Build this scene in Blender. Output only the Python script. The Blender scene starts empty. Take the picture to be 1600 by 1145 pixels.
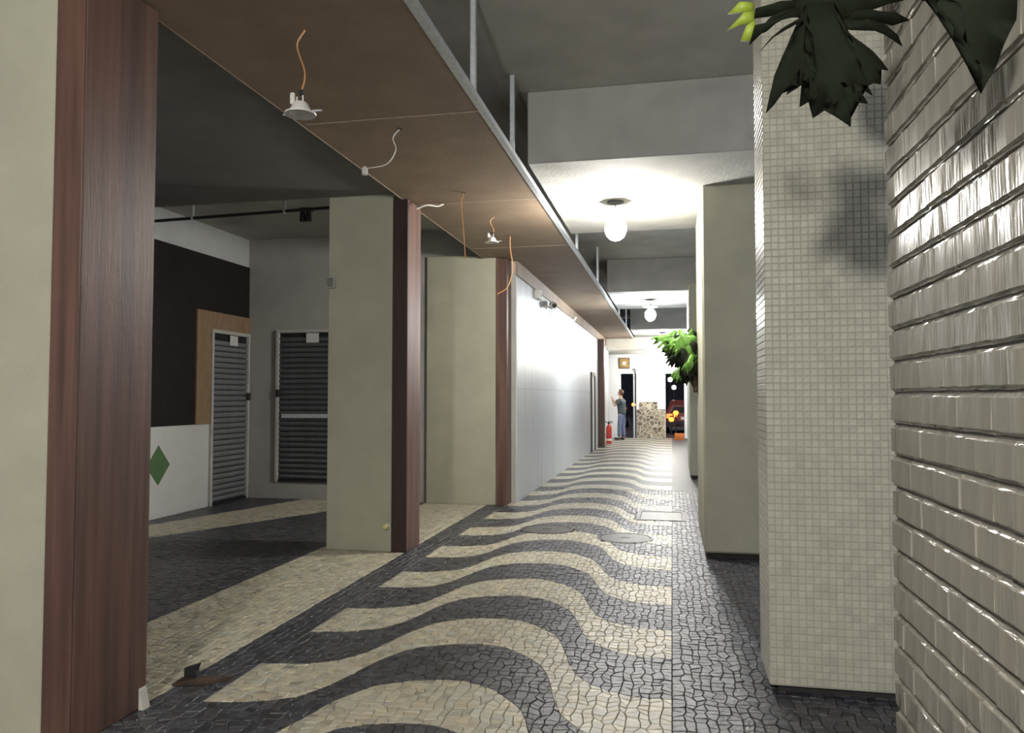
import bpy, bmesh, math, random
import numpy as np
from mathutils import Vector, Matrix, Euler
random.seed(7); rng = np.random.default_rng(7)
S = bpy.context.scene
COL = S.collection

# ------------------------------------------------------------------ camera
F = 1200.0                                    # focal length in pixels of a 1600 wide frame
YAW, PITCH, EYE = math.radians(11.759), math.radians(2.267), 1.5
cam_d = bpy.data.cameras.new('camera'); cam = bpy.data.objects.new('camera', cam_d); COL.objects.link(cam)
cam_d.sensor_fit = 'HORIZONTAL'; cam_d.sensor_width = 36.0; cam_d.lens = 36.0 * F / 1600.0
cam_d.clip_start = 0.05; cam_d.clip_end = 300
cam.location = (0, 0, EYE); cam.rotation_euler = (math.radians(90) + PITCH, 0, YAW)
S.camera = cam

# ------------------------------------------------------------------ world (overcast city night) and exposure
W = bpy.data.worlds.new('night'); S.world = W; W.use_nodes = True
bg = W.node_tree.nodes['Background']; bg.inputs[0].default_value = (0.80, 0.84, 1.0, 1); bg.inputs[1].default_value = 0.20
S.view_settings.view_transform = 'Standard'; S.view_settings.look = 'None'
S.view_settings.gamma = 1.0; S.view_settings.use_curve_mapping = False
S.view_settings.exposure = 1.0
BULB = 235.0                                   # emission of each glowing bulb

# ------------------------------------------------------------------ materials
MATS = {}
def mat(name, col, rough=0.7, var=0.12, scale=6.0, bump=0.0, bscale=None, stretch=(1,1,1), metal=0.0, spec=0.5, dirt=None, dscale=1.2, attr=None):
    if name in MATS: return MATS[name]
    m = bpy.data.materials.new(name); m.use_nodes = True; nt = m.node_tree; N = nt.nodes; L = nt.links
    b = N['Principled BSDF']; b.inputs['Roughness'].default_value = rough; b.inputs['Metallic'].default_value = metal
    b.inputs['Specular IOR Level'].default_value = spec
    tc = N.new('ShaderNodeTexCoord'); mp = N.new('ShaderNodeMapping'); mp.inputs['Scale'].default_value = stretch
    L.new(tc.outputs['Object'], mp.inputs[0])
    nz = N.new('ShaderNodeTexNoise'); nz.inputs['Scale'].default_value = scale; nz.inputs['Detail'].default_value = 6; L.new(mp.outputs[0], nz.inputs[0])
    rp = N.new('ShaderNodeValToRGB'); e = rp.color_ramp.elements
    e[0].position = 0.3; e[1].position = 0.7
    e[0].color = (*[c * (1 - var) for c in col], 1); e[1].color = (*[min(1, c * (1 + var)) for c in col], 1)
    L.new(nz.outputs['Fac'], rp.inputs[0]); out = rp.outputs[0]
    if attr:
        at = N.new('ShaderNodeAttribute'); at.attribute_name = attr
        mx = N.new('ShaderNodeMix'); mx.data_type = 'RGBA'; mx.blend_type = 'MULTIPLY'; mx.inputs[0].default_value = 1
        L.new(out, mx.inputs[6]); L.new(at.outputs['Color'], mx.inputs[7]); out = mx.outputs[2]
    if dirt:
        n2 = N.new('ShaderNodeTexNoise'); n2.inputs['Scale'].default_value = dscale; n2.inputs['Detail'].default_value = 8; L.new(mp.outputs[0], n2.inputs[0])
        r2 = N.new('ShaderNodeValToRGB'); r2.color_ramp.elements[0].position = 0.5; r2.color_ramp.elements[1].position = 0.72
        L.new(n2.outputs['Fac'], r2.inputs[0])
        mx = N.new('ShaderNodeMix'); mx.data_type = 'RGBA'; L.new(r2.outputs[0], mx.inputs[0]); L.new(out, mx.inputs[6]); mx.inputs[7].default_value = (*dirt, 1); out = mx.outputs[2]
    L.new(out, b.inputs['Base Color'])
    if bump:
        n3 = N.new('ShaderNodeTexNoise'); n3.inputs['Scale'].default_value = bscale or scale * 3; n3.inputs['Detail'].default_value = 4; L.new(mp.outputs[0], n3.inputs[0])
        bp = N.new('ShaderNodeBump'); bp.inputs['Strength'].default_value = bump; bp.inputs['Distance'].default_value = 0.02
        L.new(n3.outputs['Fac'], bp.inputs['Height']); L.new(bp.outputs[0], b.inputs['Normal'])
    MATS[name] = m; return m
def emis(name, col, st):
    if name in MATS: return MATS[name]
    m = bpy.data.materials.new(name); m.use_nodes = True; nt = m.node_tree
    b = nt.nodes['Principled BSDF']; b.inputs['Base Color'].default_value = (*col, 1)
    b.inputs['Emission Color'].default_value = (*col, 1); b.inputs['Emission Strength'].default_value = st
    MATS[name] = m; return m
def voro(name, col, joint, scale, rough=0.5, var=0.3, jw=0.06, bump=0.5, mortar=True):
    m = bpy.data.materials.new(name); m.use_nodes = True; nt = m.node_tree; N = nt.nodes; L = nt.links
    b = N['Principled BSDF']; b.inputs['Roughness'].default_value = rough
    tc = N.new('ShaderNodeTexCoord')
    v1 = N.new('ShaderNodeTexVoronoi'); v1.inputs['Scale'].default_value = scale; L.new(tc.outputs['Object'], v1.inputs[0])
    v2 = N.new('ShaderNodeTexVoronoi'); v2.feature = 'DISTANCE_TO_EDGE'; v2.inputs['Scale'].default_value = scale; L.new(tc.outputs['Object'], v2.inputs[0])
    sx = N.new('ShaderNodeSeparateColor'); L.new(v1.outputs['Color'], sx.inputs[0])
    rp = N.new('ShaderNodeValToRGB'); e = rp.color_ramp.elements
    e[0].color = (*[c * (1 - var) for c in col], 1); e[1].color = (*[c * (1 + var) for c in col], 1); L.new(sx.outputs[0], rp.inputs[0])
    lt = N.new('ShaderNodeMath'); lt.operation = 'LESS_THAN'; lt.inputs[1].default_value = jw; L.new(v2.outputs['Distance'], lt.inputs[0])
    mx = N.new('ShaderNodeMix'); mx.data_type = 'RGBA'; L.new(lt.outputs[0], mx.inputs[0]); L.new(rp.outputs[0], mx.inputs[6]); mx.inputs[7].default_value = (*joint, 1)
    L.new(mx.outputs[2], b.inputs['Base Color'])
    bp = N.new('ShaderNodeBump'); bp.inputs['Strength'].default_value = bump; bp.inputs['Distance'].default_value = 0.008
    L.new(v2.outputs['Distance'], bp.inputs['Height']); L.new(bp.outputs[0], b.inputs['Normal'])
    return m

M_CONC = mat('concrete paint', (0.43, 0.425, 0.325), 0.75, 0.06, 4, 0.10, 60, dirt=(0.375, 0.37, 0.285))
M_BEAM = mat('board marked concrete', (0.42, 0.42, 0.39), 0.85, 0.10, 3, 0.25, 30, dirt=(0.30, 0.30, 0.28))
M_SLAB = mat('grey slab paint', (0.55, 0.535, 0.47), 0.9, 0.10, 3, 0.12, 40)
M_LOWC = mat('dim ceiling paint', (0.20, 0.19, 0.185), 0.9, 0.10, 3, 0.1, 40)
M_VOID = mat('unlit void board', (0.05, 0.05, 0.05), 0.95, 0.2, 5)  # near-black colour stands in for the unlit void above the soffit
M_SOFF = mat('brown ceiling board', (0.29, 0.215, 0.150), 0.62, 0.12, 3.0, 0.08, 30, dirt=(0.24, 0.176, 0.124), dscale=0.9)
M_TAPE = mat('pale joint filler', (0.46, 0.38, 0.30), 0.8, 0.2, 20)
M_STEEL = mat('galvanised steel', (0.72, 0.76, 0.80), 0.36, 0.12, 25, 0.05, metal=0.5)
M_WOOD = mat('red brown timber', (0.130, 0.068, 0.049), 0.48, 0.40, 3.0, 0.12, 30, stretch=(7, 7, 0.30), dirt=(0.065, 0.036, 0.030), dscale=1.1)
M_WOODK = mat('dark stained timber', (0.035, 0.016, 0.012), 0.6, 0.3, 6.0, 0.1, 30, stretch=(7, 7, 0.5))
M_TILE = mat('cream mosaic tile', (0.505, 0.495, 0.405), 0.28, 0.10, 14, 0.05, 60, attr='tone')
M_GROUT = mat('grey grout', (0.45, 0.44, 0.355), 0.9, 0.1, 20)
M_BRICK = mat('glazed white brick', (0.44, 0.425, 0.35), 0.23, 0.22, 9, 1.0, 11, stretch=(1, 1, 0.10), dirt=(0.30, 0.285, 0.24), dscale=4)
M_MORT = mat('brick mortar', (0.22, 0.215, 0.19), 0.9, 0.2, 20, 0.3)
M_WHITE = mat('white panel paint', (0.60, 0.62, 0.64), 0.38, 0.04, 3, 0.10, 9, stretch=(1, 3, 0.25), dirt=(0.53, 0.545, 0.56), dscale=2)
M_LWALL = mat('left wall paint', (0.58, 0.60, 0.61), 0.8, 0.05, 4, 0.08, 40)
M_BWALL = mat('back wall paint', (0.43, 0.43, 0.40), 0.8, 0.08, 4, 0.08, 40, dirt=(0.36, 0.36, 0.34), dscale=2)
M_BLACK = mat('black wall paint', (0.012, 0.008, 0.008), 0.75, 0.3, 10)
M_TAN = mat('tan door casing', (0.32, 0.21, 0.13), 0.6, 0.15, 5, 0.05, stretch=(3, 3, 1))
M_GREEN = mat('green sign paint', (0.10, 0.20, 0.085), 0.6, 0.1, 10)
M_PANEL = mat('white board', (0.72, 0.73, 0.72), 0.6, 0.03, 4)
M_SHUT = mat('grey shutter metal', (0.28, 0.29, 0.31), 0.42, 0.12, 10, metal=0.35)
M_SHUTD = mat('dark shutter metal', (0.16, 0.165, 0.175), 0.36, 0.2, 10, metal=0.45)
M_ALU = mat('pale door rail', (0.55, 0.55, 0.52), 0.5, 0.08, 10)
M_DARK = mat('dark plastic', (0.02, 0.02, 0.022), 0.5, 0.2, 10)
M_PLINTH = mat('shadow gap plinth', (0.03, 0.027, 0.025), 0.8, 0.3, 10)  # near-black colour paints the shadow gap under the columns
M_IRON = mat('cast iron cover', (0.10, 0.088, 0.078), 0.42, 0.3, 20, 0.3, 60, metal=0.5)
M_COPPER = mat('orange wire', (0.55, 0.26, 0.10), 0.5, 0.1, 20)
M_CREAMW = mat('white wire', (0.70, 0.68, 0.62), 0.5, 0.1, 20)
M_LAMPW = mat('white enamel', (0.78, 0.77, 0.72), 0.4, 0.05, 10)
M_RED = mat('red enamel', (0.55, 0.045, 0.03), 0.35, 0.1, 10)
M_ORANGE = mat('orange plastic', (0.70, 0.22, 0.05), 0.5, 0.1, 10)
M_LEAF = mat('green frond', (0.12, 0.27, 0.045), 0.45, 0.35, 7, 0.15, 30)
M_LEAFD = mat('shade black frond', (0.014, 0.018, 0.010), 0.85, 0.35, 7, 0.15, 30, spec=0.15)  # shade of backlit fronds put into the colour; also mixed into wall fern
M_LEAFY = mat('lamplit tip frond', (0.38, 0.50, 0.06), 0.5, 0.2, 7)  # lamplight on the frond tips put into the colour
M_POT = mat('bark mount', (0.07, 0.045, 0.03), 0.9, 0.4, 20, 0.6)
M_STONE = mat('paving stone', (1, 1, 1), 0.30, 0.10, 40, 0.28, 90, attr='tone')
M_DFAR = voro('basalt paving far', (0.062, 0.063, 0.069), (0.03, 0.03, 0.03), 19, 0.46, 0.35, bump=1.0)
M_WFAR = voro('limestone paving far', (0.57, 0.53, 0.41), (0.25, 0.24, 0.20), 19, 0.42, 0.2, bump=1.0)
M_BED = mat('sand bed', (0.075, 0.072, 0.062), 0.95, 0.2, 30)
M_RUB = voro('rubble cladding', (0.20, 0.17, 0.12), (0.50, 0.46, 0.38), 7, 0.7, 0.6, 0.07, 0.6)
M_ASPH = mat('asphalt', (0.03, 0.03, 0.033), 0.7, 0.3, 20, 0.2)
M_NIGHT = mat('dark facade', (0.02, 0.022, 0.03), 0.8, 0.3, 2)
M_GOLD = mat('gold plaque', (0.30, 0.20, 0.06), 0.4, 0.4, 12, metal=0.4)
M_SKIN = mat('skin', (0.50, 0.30, 0.22), 0.6, 0.05, 10)
M_HAIR = mat('brown hair', (0.09, 0.045, 0.025), 0.7, 0.3, 40)
M_SHIRT = mat('slate shirt', (0.06, 0.075, 0.085), 0.85, 0.15, 20)
M_JEANS = mat('blue jeans', (0.13, 0.17, 0.27), 0.85, 0.15, 20)
M_SHOE = mat('dark shoe', (0.03, 0.03, 0.03), 0.6, 0.1, 20)
M_GLASSY = mat('car glass', (0.02, 0.02, 0.025), 0.1, 0.1, 3)
M_CAR = mat('car paint', (0.20, 0.03, 0.02), 0.25, 0.1, 3)
M_HUB = mat('tyre rubber', (0.015, 0.015, 0.015), 0.8, 0.1, 9)

# ------------------------------------------------------------------ mesh helpers
def add_box(bm, x0, x1, y0, y1, z0, z1, bev=0.0):
    vs = [bm.verts.new(p) for p in ((x0,y0,z0),(x1,y0,z0),(x1,y1,z0),(x0,y1,z0),(x0,y0,z1),(x1,y0,z1),(x1,y1,z1),(x0,y1,z1))]
    fs = [bm.faces.new([vs[i] for i in q]) for q in ((3,2,1,0),(4,5,6,7),(0,1,5,4),(1,2,6,5),(2,3,7,6),(3,0,4,7))]
    if bev:
        es = list({e for f in fs for e in f.edges})
        bmesh.ops.bevel(bm, geom=es, offset=bev, segments=1, affect='EDGES', profile=0.5)
def add_tube(bm, pts, r, n=8, cap=True):
    pts = [Vector(p) for p in pts]; rings = []
    rs = r if isinstance(r, (list, tuple)) else [r] * len(pts)
    ref = None
    for i, p in enumerate(pts):
        t = (pts[min(i+1, len(pts)-1)] - pts[max(i-1, 0)]).normalized()
        if ref is None: ref = t.orthogonal().normalized()
        a = (ref - t * ref.dot(t)).normalized(); ref = a; b = t.cross(a)
        rings.append([bm.verts.new(p + (a * math.cos(2*math.pi*k/n) + b * math.sin(2*math.pi*k/n)) * rs[i]) for k in range(n)])
    for i in range(len(rings)-1):
        for k in range(n):
            bm.faces.new((rings[i][k], rings[i][(k+1)%n], rings[i+1][(k+1)%n], rings[i+1][k]))
    if cap:
        bm.faces.new(rings[0][::-1]); bm.faces.new(rings[-1])
def add_lathe(bm, prof, c=(0,0,0), n=20, axis='z', phase=0):
    c = Vector(c); rings = []
    def pt(r, h, a):
        if axis == 'z': return c + Vector((r*math.cos(a), r*math.sin(a), h))
        if axis == 'x': return c + Vector((h, r*math.cos(a), r*math.sin(a)))
        return c + Vector((r*math.cos(a), h, r*math.sin(a)))
    for r, h in prof:
        rings.append([bm.verts.new(pt(max(r, 1e-4), h, 2*math.pi*k/n + phase)) for k in range(n)])
    for i in range(len(rings)-1):
        for k in range(n): bm.faces.new((rings[i][k], rings[i][(k+1)%n], rings[i+1][(k+1)%n], rings[i+1][k]))
    bm.faces.new(rings[0][::-1]); bm.faces.new(rings[-1])
def add_prism(bm, poly, axis, a0, a1):
    """polygon (list of 2D) extruded along axis from a0 to a1"""
    def mk(p, a): return {'x': (a, p[0], p[1]), 'y': (p[0], a, p[1]), 'z': (p[0], p[1], a)}[axis]
    A = [bm.verts.new(mk(p, a0)) for p in poly]; B = [bm.verts.new(mk(p, a1)) for p in poly]
    bm.faces.new(A); bm.faces.new(B[::-1])
    n = len(poly)
    for i in range(n): bm.faces.new((A[i], B[i], B[(i+1)%n], A[(i+1)%n]))
def obj(name, bm, m, parent=None, smooth=False, loc=None):
    bmesh.ops.recalc_face_normals(bm, faces=bm.faces)
    me = bpy.data.meshes.new(name); bm.to_mesh(me); bm.free()
    me.materials.append(m)
    if smooth:
        me.polygons.foreach_set('use_smooth', [True] * len(me.polygons))
    o = bpy.data.objects.new(name, me); COL.objects.link(o)
    if parent: o.parent = parent
    if loc: o.location = loc
    return o
def box(name, x0, x1, y0, y1, z0, z1, m, parent=None, bev=0.0):
    bm = bmesh.new()
    c = Vector(((x0+x1)/2, (y0+y1)/2, z0))
    pl = Vector((0,0,0))
    if parent is not None: pl = parent.get('_w', None) and Vector(parent['_w']) or Vector((0,0,0))
    add_box(bm, x0-pl.x, x1-pl.x, y0-pl.y, y1-pl.y, z0-pl.z, z1-pl.z, bev)
    return obj(name, bm, m, parent)
def struct(o): o['kind'] = 'structure'; return o
def tag(o, label, cat, group=None, kind=None):
    o['label'] = label; o['category'] = cat
    if group: o['group'] = group
    if kind: o['kind'] = kind
    return o
def thing(name, label, cat, loc, group=None, rz=0):
    o = bpy.data.objects.new(name, None); COL.objects.link(o); o.location = loc; o.rotation_euler = (0, 0, rz); o.empty_display_size = 0.1
    return tag(o, label, cat, group)
def structthing(name, loc=(0,0,0)):
    o = bpy.data.objects.new(name, None); COL.objects.link(o); o.location = loc; o['kind'] = 'structure'; return o
def part(name, parent, m, fn, smooth=False):
    """part given in world coordinates, stored relative to the parent's location (unrotated parents)"""
    bm = bmesh.new(); fn(bm)
    p = parent; off = Vector((0,0,0))
    while p is not None: off += p.location; p = p.parent
    bmesh.ops.translate(bm, verts=bm.verts, vec=-off)
    return obj(name, bm, m, parent, smooth)

# ------------------------------------------------------------------ floor and paving
floor = struct(box('floor', -6.4, 3.2, -6.0, 28.75, -0.15, -0.012, M_BED))
YN, YF = 2.6, 12.6                                        # individually laid stones between these depths
box('paving', -6.4, 3.2, -6.0, YN, -0.012, 0.0, M_DFAR, floor)
box('paving', 1.30, 3.2, YN, YF, -0.012, 0.0, M_DFAR, floor)
box('paving', -6.4, 3.2, YF, 28.75, -0.012, 0.0, M_DFAR, floor)
WX = np.array([-2.40,-2.30,-2.04,-1.85,-1.75,-1.70,-1.64,-1.52,-1.33,-1.14,-0.98,-0.86,-0.73,-0.66,-0.615,-0.54,-0.44,-0.31,-0.19,0.02])
WY = np.array([ 0.00, 0.00, 0.04, 0.15, 0.33, 0.54, 0.79, 0.99, 1.10, 1.14, 1.10, 1.00, 0.85, 0.68, 0.48, 0.22, 0.07,-0.02,-0.06,-0.06])
_xs = np.linspace(-2.4, 0.02, 800); _ys = np.interp(_xs, WX, WY); _k = np.hanning(31); _k /= _k.sum()
_ys = np.convolve(np.pad(_ys, 15, mode='edge'), _k, mode='valid')
def wave(x): return np.interp(x, _xs, _ys)
PER, Y0, WF = 1.16, 4.01, 0.475
def wf(x, y): return (y - wave(x) - Y0) / PER
def cut(poly, f, levels):
    """split a convex polygon wherever f crosses one of the levels"""
    out = []; todo = [(poly, f)]
    for lv in levels:
        nxt = []
        for P, V in todo:
            if V.min() >= lv or V.max() <= lv: nxt.append((P, V)); continue
            lo, hi, lov, hiv = [], [], [], []
            n = len(P)
            for i in range(n):
                j = (i+1) % n
                a, b = V[i], V[j]
                if a <= lv: lo.append(P[i]); lov.append(a)
                if a >= lv: hi.append(P[i]); hiv.append(a)
                if (a < lv < b) or (b < lv < a):
                    t = (lv - a) / (b - a); q = P[i] + (P[j] - P[i]) * t
                    lo.append(q); lov.append(lv); hi.append(q); hiv.append(lv)
            for A, B in ((lo, lov), (hi, hiv)):
                if len(A) >= 3: nxt.append((np.array(A), np.array(B)))
        todo = nxt
    return todo
def area(P):
    x, y = P[:, 0], P[:, 1]; return 0.5 * abs(np.dot(x, np.roll(y, -1)) - np.dot(y, np.roll(x, -1)))
covers_rect = [(-0.45, 0.16, 9.55, 10.30)]
covers_round = [(-1.40, 8.67, 0.30), (-0.50, 8.32, 0.30)]
STONES = []                                                # (poly, pale?)
def lay(x0, x1, y0, y1, fn, sz=0.052):
    nx = max(1, round((x1-x0)/sz)); ny = round((y1-y0)/sz)
    gx, gy = np.meshgrid(np.linspace(x0, x1, nx+1), np.linspace(y0, y1, ny+1), indexing='ij')
    sx = (x1-x0)/nx; sy = (y1-y0)/ny
    jx = rng.uniform(-.30, .30, gx.shape)*sx; jx[0] = 0; jx[-1] = 0
    jy = rng.uniform(-.30, .30, gx.shape)*sy + (np.arange(nx+1) % 2)[:, None]*sy*0.25
    jy[:, 0] = 0; jy[:, -1] = 0
    gx = gx + jx; gy = gy + jy
    for i in range(nx):
        for j in range(ny):
            P = np.array([(gx[i,j],gy[i,j]),(gx[i+1,j],gy[i+1,j]),(gx[i+1,j+1],gy[i+1,j+1]),(gx[i,j+1],gy[i,j+1])])
            fn(P)
def skip(c):
    for a, b, d, e in covers_rect:
        if a < c[0] < b and d < c[1] < e: return True
    for a, b, r in covers_round:
        if (c[0]-a)**2 + (c[1]-b)**2 < r*r: return True
    return False
def f_wave(P):
    V = wf(P[:,0], P[:,1]); lo, hi = V.min(), V.max()
    lv = [k + d for k in range(math.floor(lo), math.floor(hi)+1) for d in (0.0, 1-WF) if lo < k+d < hi]
    for Q, q in cut(P, V, lv) if lv else [(P, V)]:
        if area(Q) > 1.2e-4: STONES.append((Q, (q.mean() % 1.0) > 1-WF))
def f_flat(pale):
    def g(P): STONES.append((P, pale))
    return g
def f_room(P):                                             # oblique pale band in the side hall
    V = np.minimum(-5.46 + 0.47*(P[:,1]-7.3) - P[:,0], P[:,0] - (-6.0 + 0.28*(P[:,1]-8.02)))
    V = np.where(P[:,1] < 12, V, -1)
    for Q, q in cut(P, V, [0.0]):
        if area(Q) > 1.2e-4: STONES.append((Q, q.mean() > 0))
lay(-2.28, -0.012, YN, YF, f_wave)
lay(-0.012, 1.30, YN, YF, f_flat(False))
lay(-2.54, -2.28, YN, YF, f_flat(False))
lay(-3.43, -2.54, YN, 10.6, f_flat(True))
lay(-6.25, -3.43, YN, 10.6, f_room, 0.058)
def stone_geo(P, pale):
    c = P.mean(0); n = len(P)
    a = 0.0016
    d = P - c; L = np.linalg.norm(d, axis=1, keepdims=True) + 1e-6
    lo = c + d * np.clip(1 - a/L, .5, 1); hi = c + d * np.clip(1 - (a+.0035)/L, .4, 1)
    h = 0.0 + rng.uniform(-.002, .002); tx, ty = rng.uniform(-.035, .035, 2)
    zt = h + (hi - c) @ np.array([tx, ty]); zl = zt - 0.0035
    V = [(*lo[i], -0.013) for i in range(n)] + [(*lo[i], zl[i]) for i in range(n)] + [(*hi[i], zt[i]) for i in range(n)]
    Fc = []
    for r in (0, n):
        for i in range(n): Fc.append((r+i, r+(i+1)%n, r+n+(i+1)%n, r+n+i))
    Fc.append(tuple(range(2*n, 3*n)))
    if pale:
        k = rng.uniform(.78, 1.12); w = rng.uniform(-.03, .03)
        col = ((.60+w)*k, .56*k, (.43-w)*k)
        if rng.random() < .08: col = tuple(c_*.7 for c_ in col)
    else:
        k = rng.uniform(.6, 1.5); w = rng.uniform(-.006, .006)
        col = ((.064+w)*k, .064*k, (.072-w)*k)
    return V, Fc, col
def mesh_from(name, V, Fc, cols):
    me = bpy.data.meshes.new(name); me.from_pydata(V, [], Fc)
    at = me.attributes.new('tone', 'FLOAT_COLOR', 'FACE')
    at.data.foreach_set('color', np.array([(*c, 1) for c in cols], dtype=np.float32).ravel())
    me.materials.append(M_STONE); return me
STONES = [s for s in STONES if not skip(s[0].mean(0))]
def in_view(c):
    f = Vector((-math.sin(YAW), math.cos(YAW))); r = Vector((math.cos(YAW), math.sin(YAW)))
    d = Vector(c); y = d.dot(f); 
    if y < .5: return False
    u = 800 + F*d.dot(r)/y; v = 620 + F*EYE/y
    return 240 < u < 1200 and v < 1146
cand = [(s[0].mean(0)[1] - 0.6*s[0].mean(0)[0]*0 - (1.0 if s[1] else 0)*0.15, i) for i, s in enumerate(STONES) if in_view(s[0].mean(0)) and area(s[0]) > .0012]
cand.sort(); near = {i for _, i in cand[:290]}
AV, AF, AC = [], [], []
for i, (P, pale) in enumerate(STONES):
    V, Fc, c = stone_geo(P, pale)
    if i in near:
        ctr = P.mean(0); V = [(v[0]-ctr[0], v[1]-ctr[1], v[2]) for v in V]
        o = bpy.data.objects.new('paving_stone', mesh_from('paving_stone', V, Fc, [c]*len(Fc))); COL.objects.link(o)
        o.parent = floor; o.location = (ctr[0], ctr[1], 0)
    else:
        b = len(AV); AV += V; AF += [tuple(b+k for k in f) for f in Fc]; AC += [c]*len(Fc)
o = bpy.data.objects.new('stone_paving', mesh_from('stone_paving', AV, AF, AC)); COL.objects.link(o); o.parent = floor; o['kind'] = 'stuff'
# far wave bands, inlaid whole where single stones can no longer be told apart
for k in range(5, 22):
    xs = np.concatenate([np.linspace(-2.28, -0.012, 70)])
    top = wave(xs) + Y0 + PER*k; bot = top - PER*WF
    top = np.clip(top, YF, 28.7); bot = np.clip(bot, YF, 28.7)
    if (top - bot).max() < .01: continue
    bm = bmesh.new(); ring = []
    A = [bm.verts.new((x, y, .0015)) for x, y in zip(xs, bot)]; B = [bm.verts.new((x, y, .0015)) for x, y in zip(xs, top)]
    A2 = [bm.verts.new((x, y, -.006)) for x, y in zip(xs, bot)]; B2 = [bm.verts.new((x, y, -.006)) for x, y in zip(xs, top)]
    for i in range(len(xs)-1):
        bm.faces.new((A[i], A[i+1], B[i+1], B[i])); bm.faces.new((A2[i], A2[i+1], A[i+1], A[i])); bm.faces.new((B[i], B[i+1], B2[i+1], B2[i]))
    obj('wave_band', bm, M_WFAR, floor)
box('pale_strip', -3.43, -2.54, 10.6, 12.0, -.006, .0012, M_WFAR, floor)

# covers set in the floor
cv = thing('drain_cover', 'rectangular framed drain cover set in the dark edge of paving', 'drain cover', (-0.145, 9.93, 0))
part('frame', cv, M_IRON, lambda bm: [add_box(bm, -0.45, 0.16, 9.55, 9.60, -.011, .006), add_box(bm, -0.45, 0.16, 10.25, 10.30, -.011, .006), add_box(bm, -0.45, -0.40, 9.60, 10.25, -.011, .006), add_box(bm, 0.11, 0.16, 9.60, 10.25, -.011, .006)])
part('lid', cv, mat('stone filled lid', (0.22, 0.21, 0.19), 0.4, 0.35, 30, 0.3, 70), lambda bm: add_box(bm, -0.395, 0.105, 9.605, 10.245, -.011, .002, .002))
for (cx, cy, r), lb in zip(covers_round, ('round iron manhole cover towards the columns with timber cladding', 'round iron manhole cover nearer the pale right edge of waves')):
    t = thing('manhole_cover', lb, 'manhole cover', (cx, cy, 0), 'round manhole covers')
    part('rim', t, M_IRON, lambda bm: add_lathe(bm, [(r, -.011), (r, .004), (r-.03, .004), (r-.03, -.010)], (cx, cy, 0), 32))
    part('lid', t, M_IRON, lambda bm: add_lathe(bm, [(r-.036, -.010), (r-.036, .002), (r-.05, .004)], (cx, cy, 0), 32))
    part('lifting_slot', t, M_DARK, lambda bm: add_box(bm, cx-.05, cx+.05, cy-.014, cy+.014, .0035, .006))

# ------------------------------------------------------------------ ceilings, beams
ceil = struct(box('ceiling', -2.62, 1.75, -6.0, 26.0, 4.13, 4.33, M_SLAB))
BLK = [(-3.80, -0.90), (6.42, 9.30), (14.70, 17.60), (23.0, 26.0)]
for i, (a, b) in enumerate(BLK):
    t = structthing('trim_%d' % (i+1), (0, a, 3.5))
    part('beam', t, M_BEAM, lambda bm: add_box(bm, -1.20, 1.75, a, b, 3.5, 4.128, .008))
    for x in (-0.98, -0.02, 0.06, 0.62):                   # form-board ridges left in the concrete face
        part('board_mark', t, M_BEAM, lambda bm: add_box(bm, x-.007, x+.007, a-.006, a+.01, 3.62 if x > -.5 else 3.51, 4.12))
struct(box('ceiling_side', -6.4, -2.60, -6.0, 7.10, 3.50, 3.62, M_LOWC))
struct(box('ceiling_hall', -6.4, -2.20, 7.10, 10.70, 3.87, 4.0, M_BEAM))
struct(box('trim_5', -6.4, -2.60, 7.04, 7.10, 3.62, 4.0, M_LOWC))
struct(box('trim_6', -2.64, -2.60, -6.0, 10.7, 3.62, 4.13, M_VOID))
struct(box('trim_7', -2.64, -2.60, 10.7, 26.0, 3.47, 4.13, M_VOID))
struct(box('ceiling_end', -2.4, 1.75, 26.0, 28.7, 3.08, 3.5, M_SLAB))

# boarded soffit hung over the columns, each board its own part
sof = thing('hung_soffit', 'long brown boarded soffit with open steel edge hung above the columns', 'soffit', (-1.9, 0, 3.45))
ys = [0.30 + 2.36*k for k in range(-2, 12)]
for a in ys:
    b = min(a+2.36, 25.9)
    if b - a < .3: continue
    part('ceiling_board', sof, M_SOFF, lambda bm: add_box(bm, -2.585, -1.235, a+.002, b-.002, 3.45, 3.47, .002))
    if a > -5: part('joint_filler', sof, M_TAPE, lambda bm: add_box(bm, -2.55, -1.25, a-.010, a+.010, 3.4485, 3.452))
part('edge_channel', sof, M_STEEL, lambda bm: [add_box(bm, -1.236, -1.228, -4.42, 25.9, 3.444, 3.485), add_box(bm, -1.275, -1.236, -4.42, 25.9, 3.444, 3.4495), add_box(bm, -1.275, -1.236, -4.42, 25.9, 3.480, 3.485)])
part('wall_angle', sof, M_SOFF, lambda bm: add_box(bm, -2.592, -2.586, -4.42, 25.9, 3.445, 3.497))
for y in (2.35, 3.60, 4.80, 6.06, 10.4, 13.4, 19.0, 22.0):
    part('hanger_stud', sof, M_STEEL, lambda bm: [add_box(bm, -1.275, -1.240, y-.002, y+.002, 3.485, 4.13), add_box(bm, -1.275, -1.271, y-.018, y+.018, 3.485, 4.13), add_box(bm, -1.244, -1.240, y-.018, y+.018, 3.485, 4.13)])
for y in (2.0, 4.4, 6.0):
    part('cross_channel', sof, M_STEEL, lambda bm: add_box(bm, -2.55, -1.28, y, y+.04, 3.475, 3.50))

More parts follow.
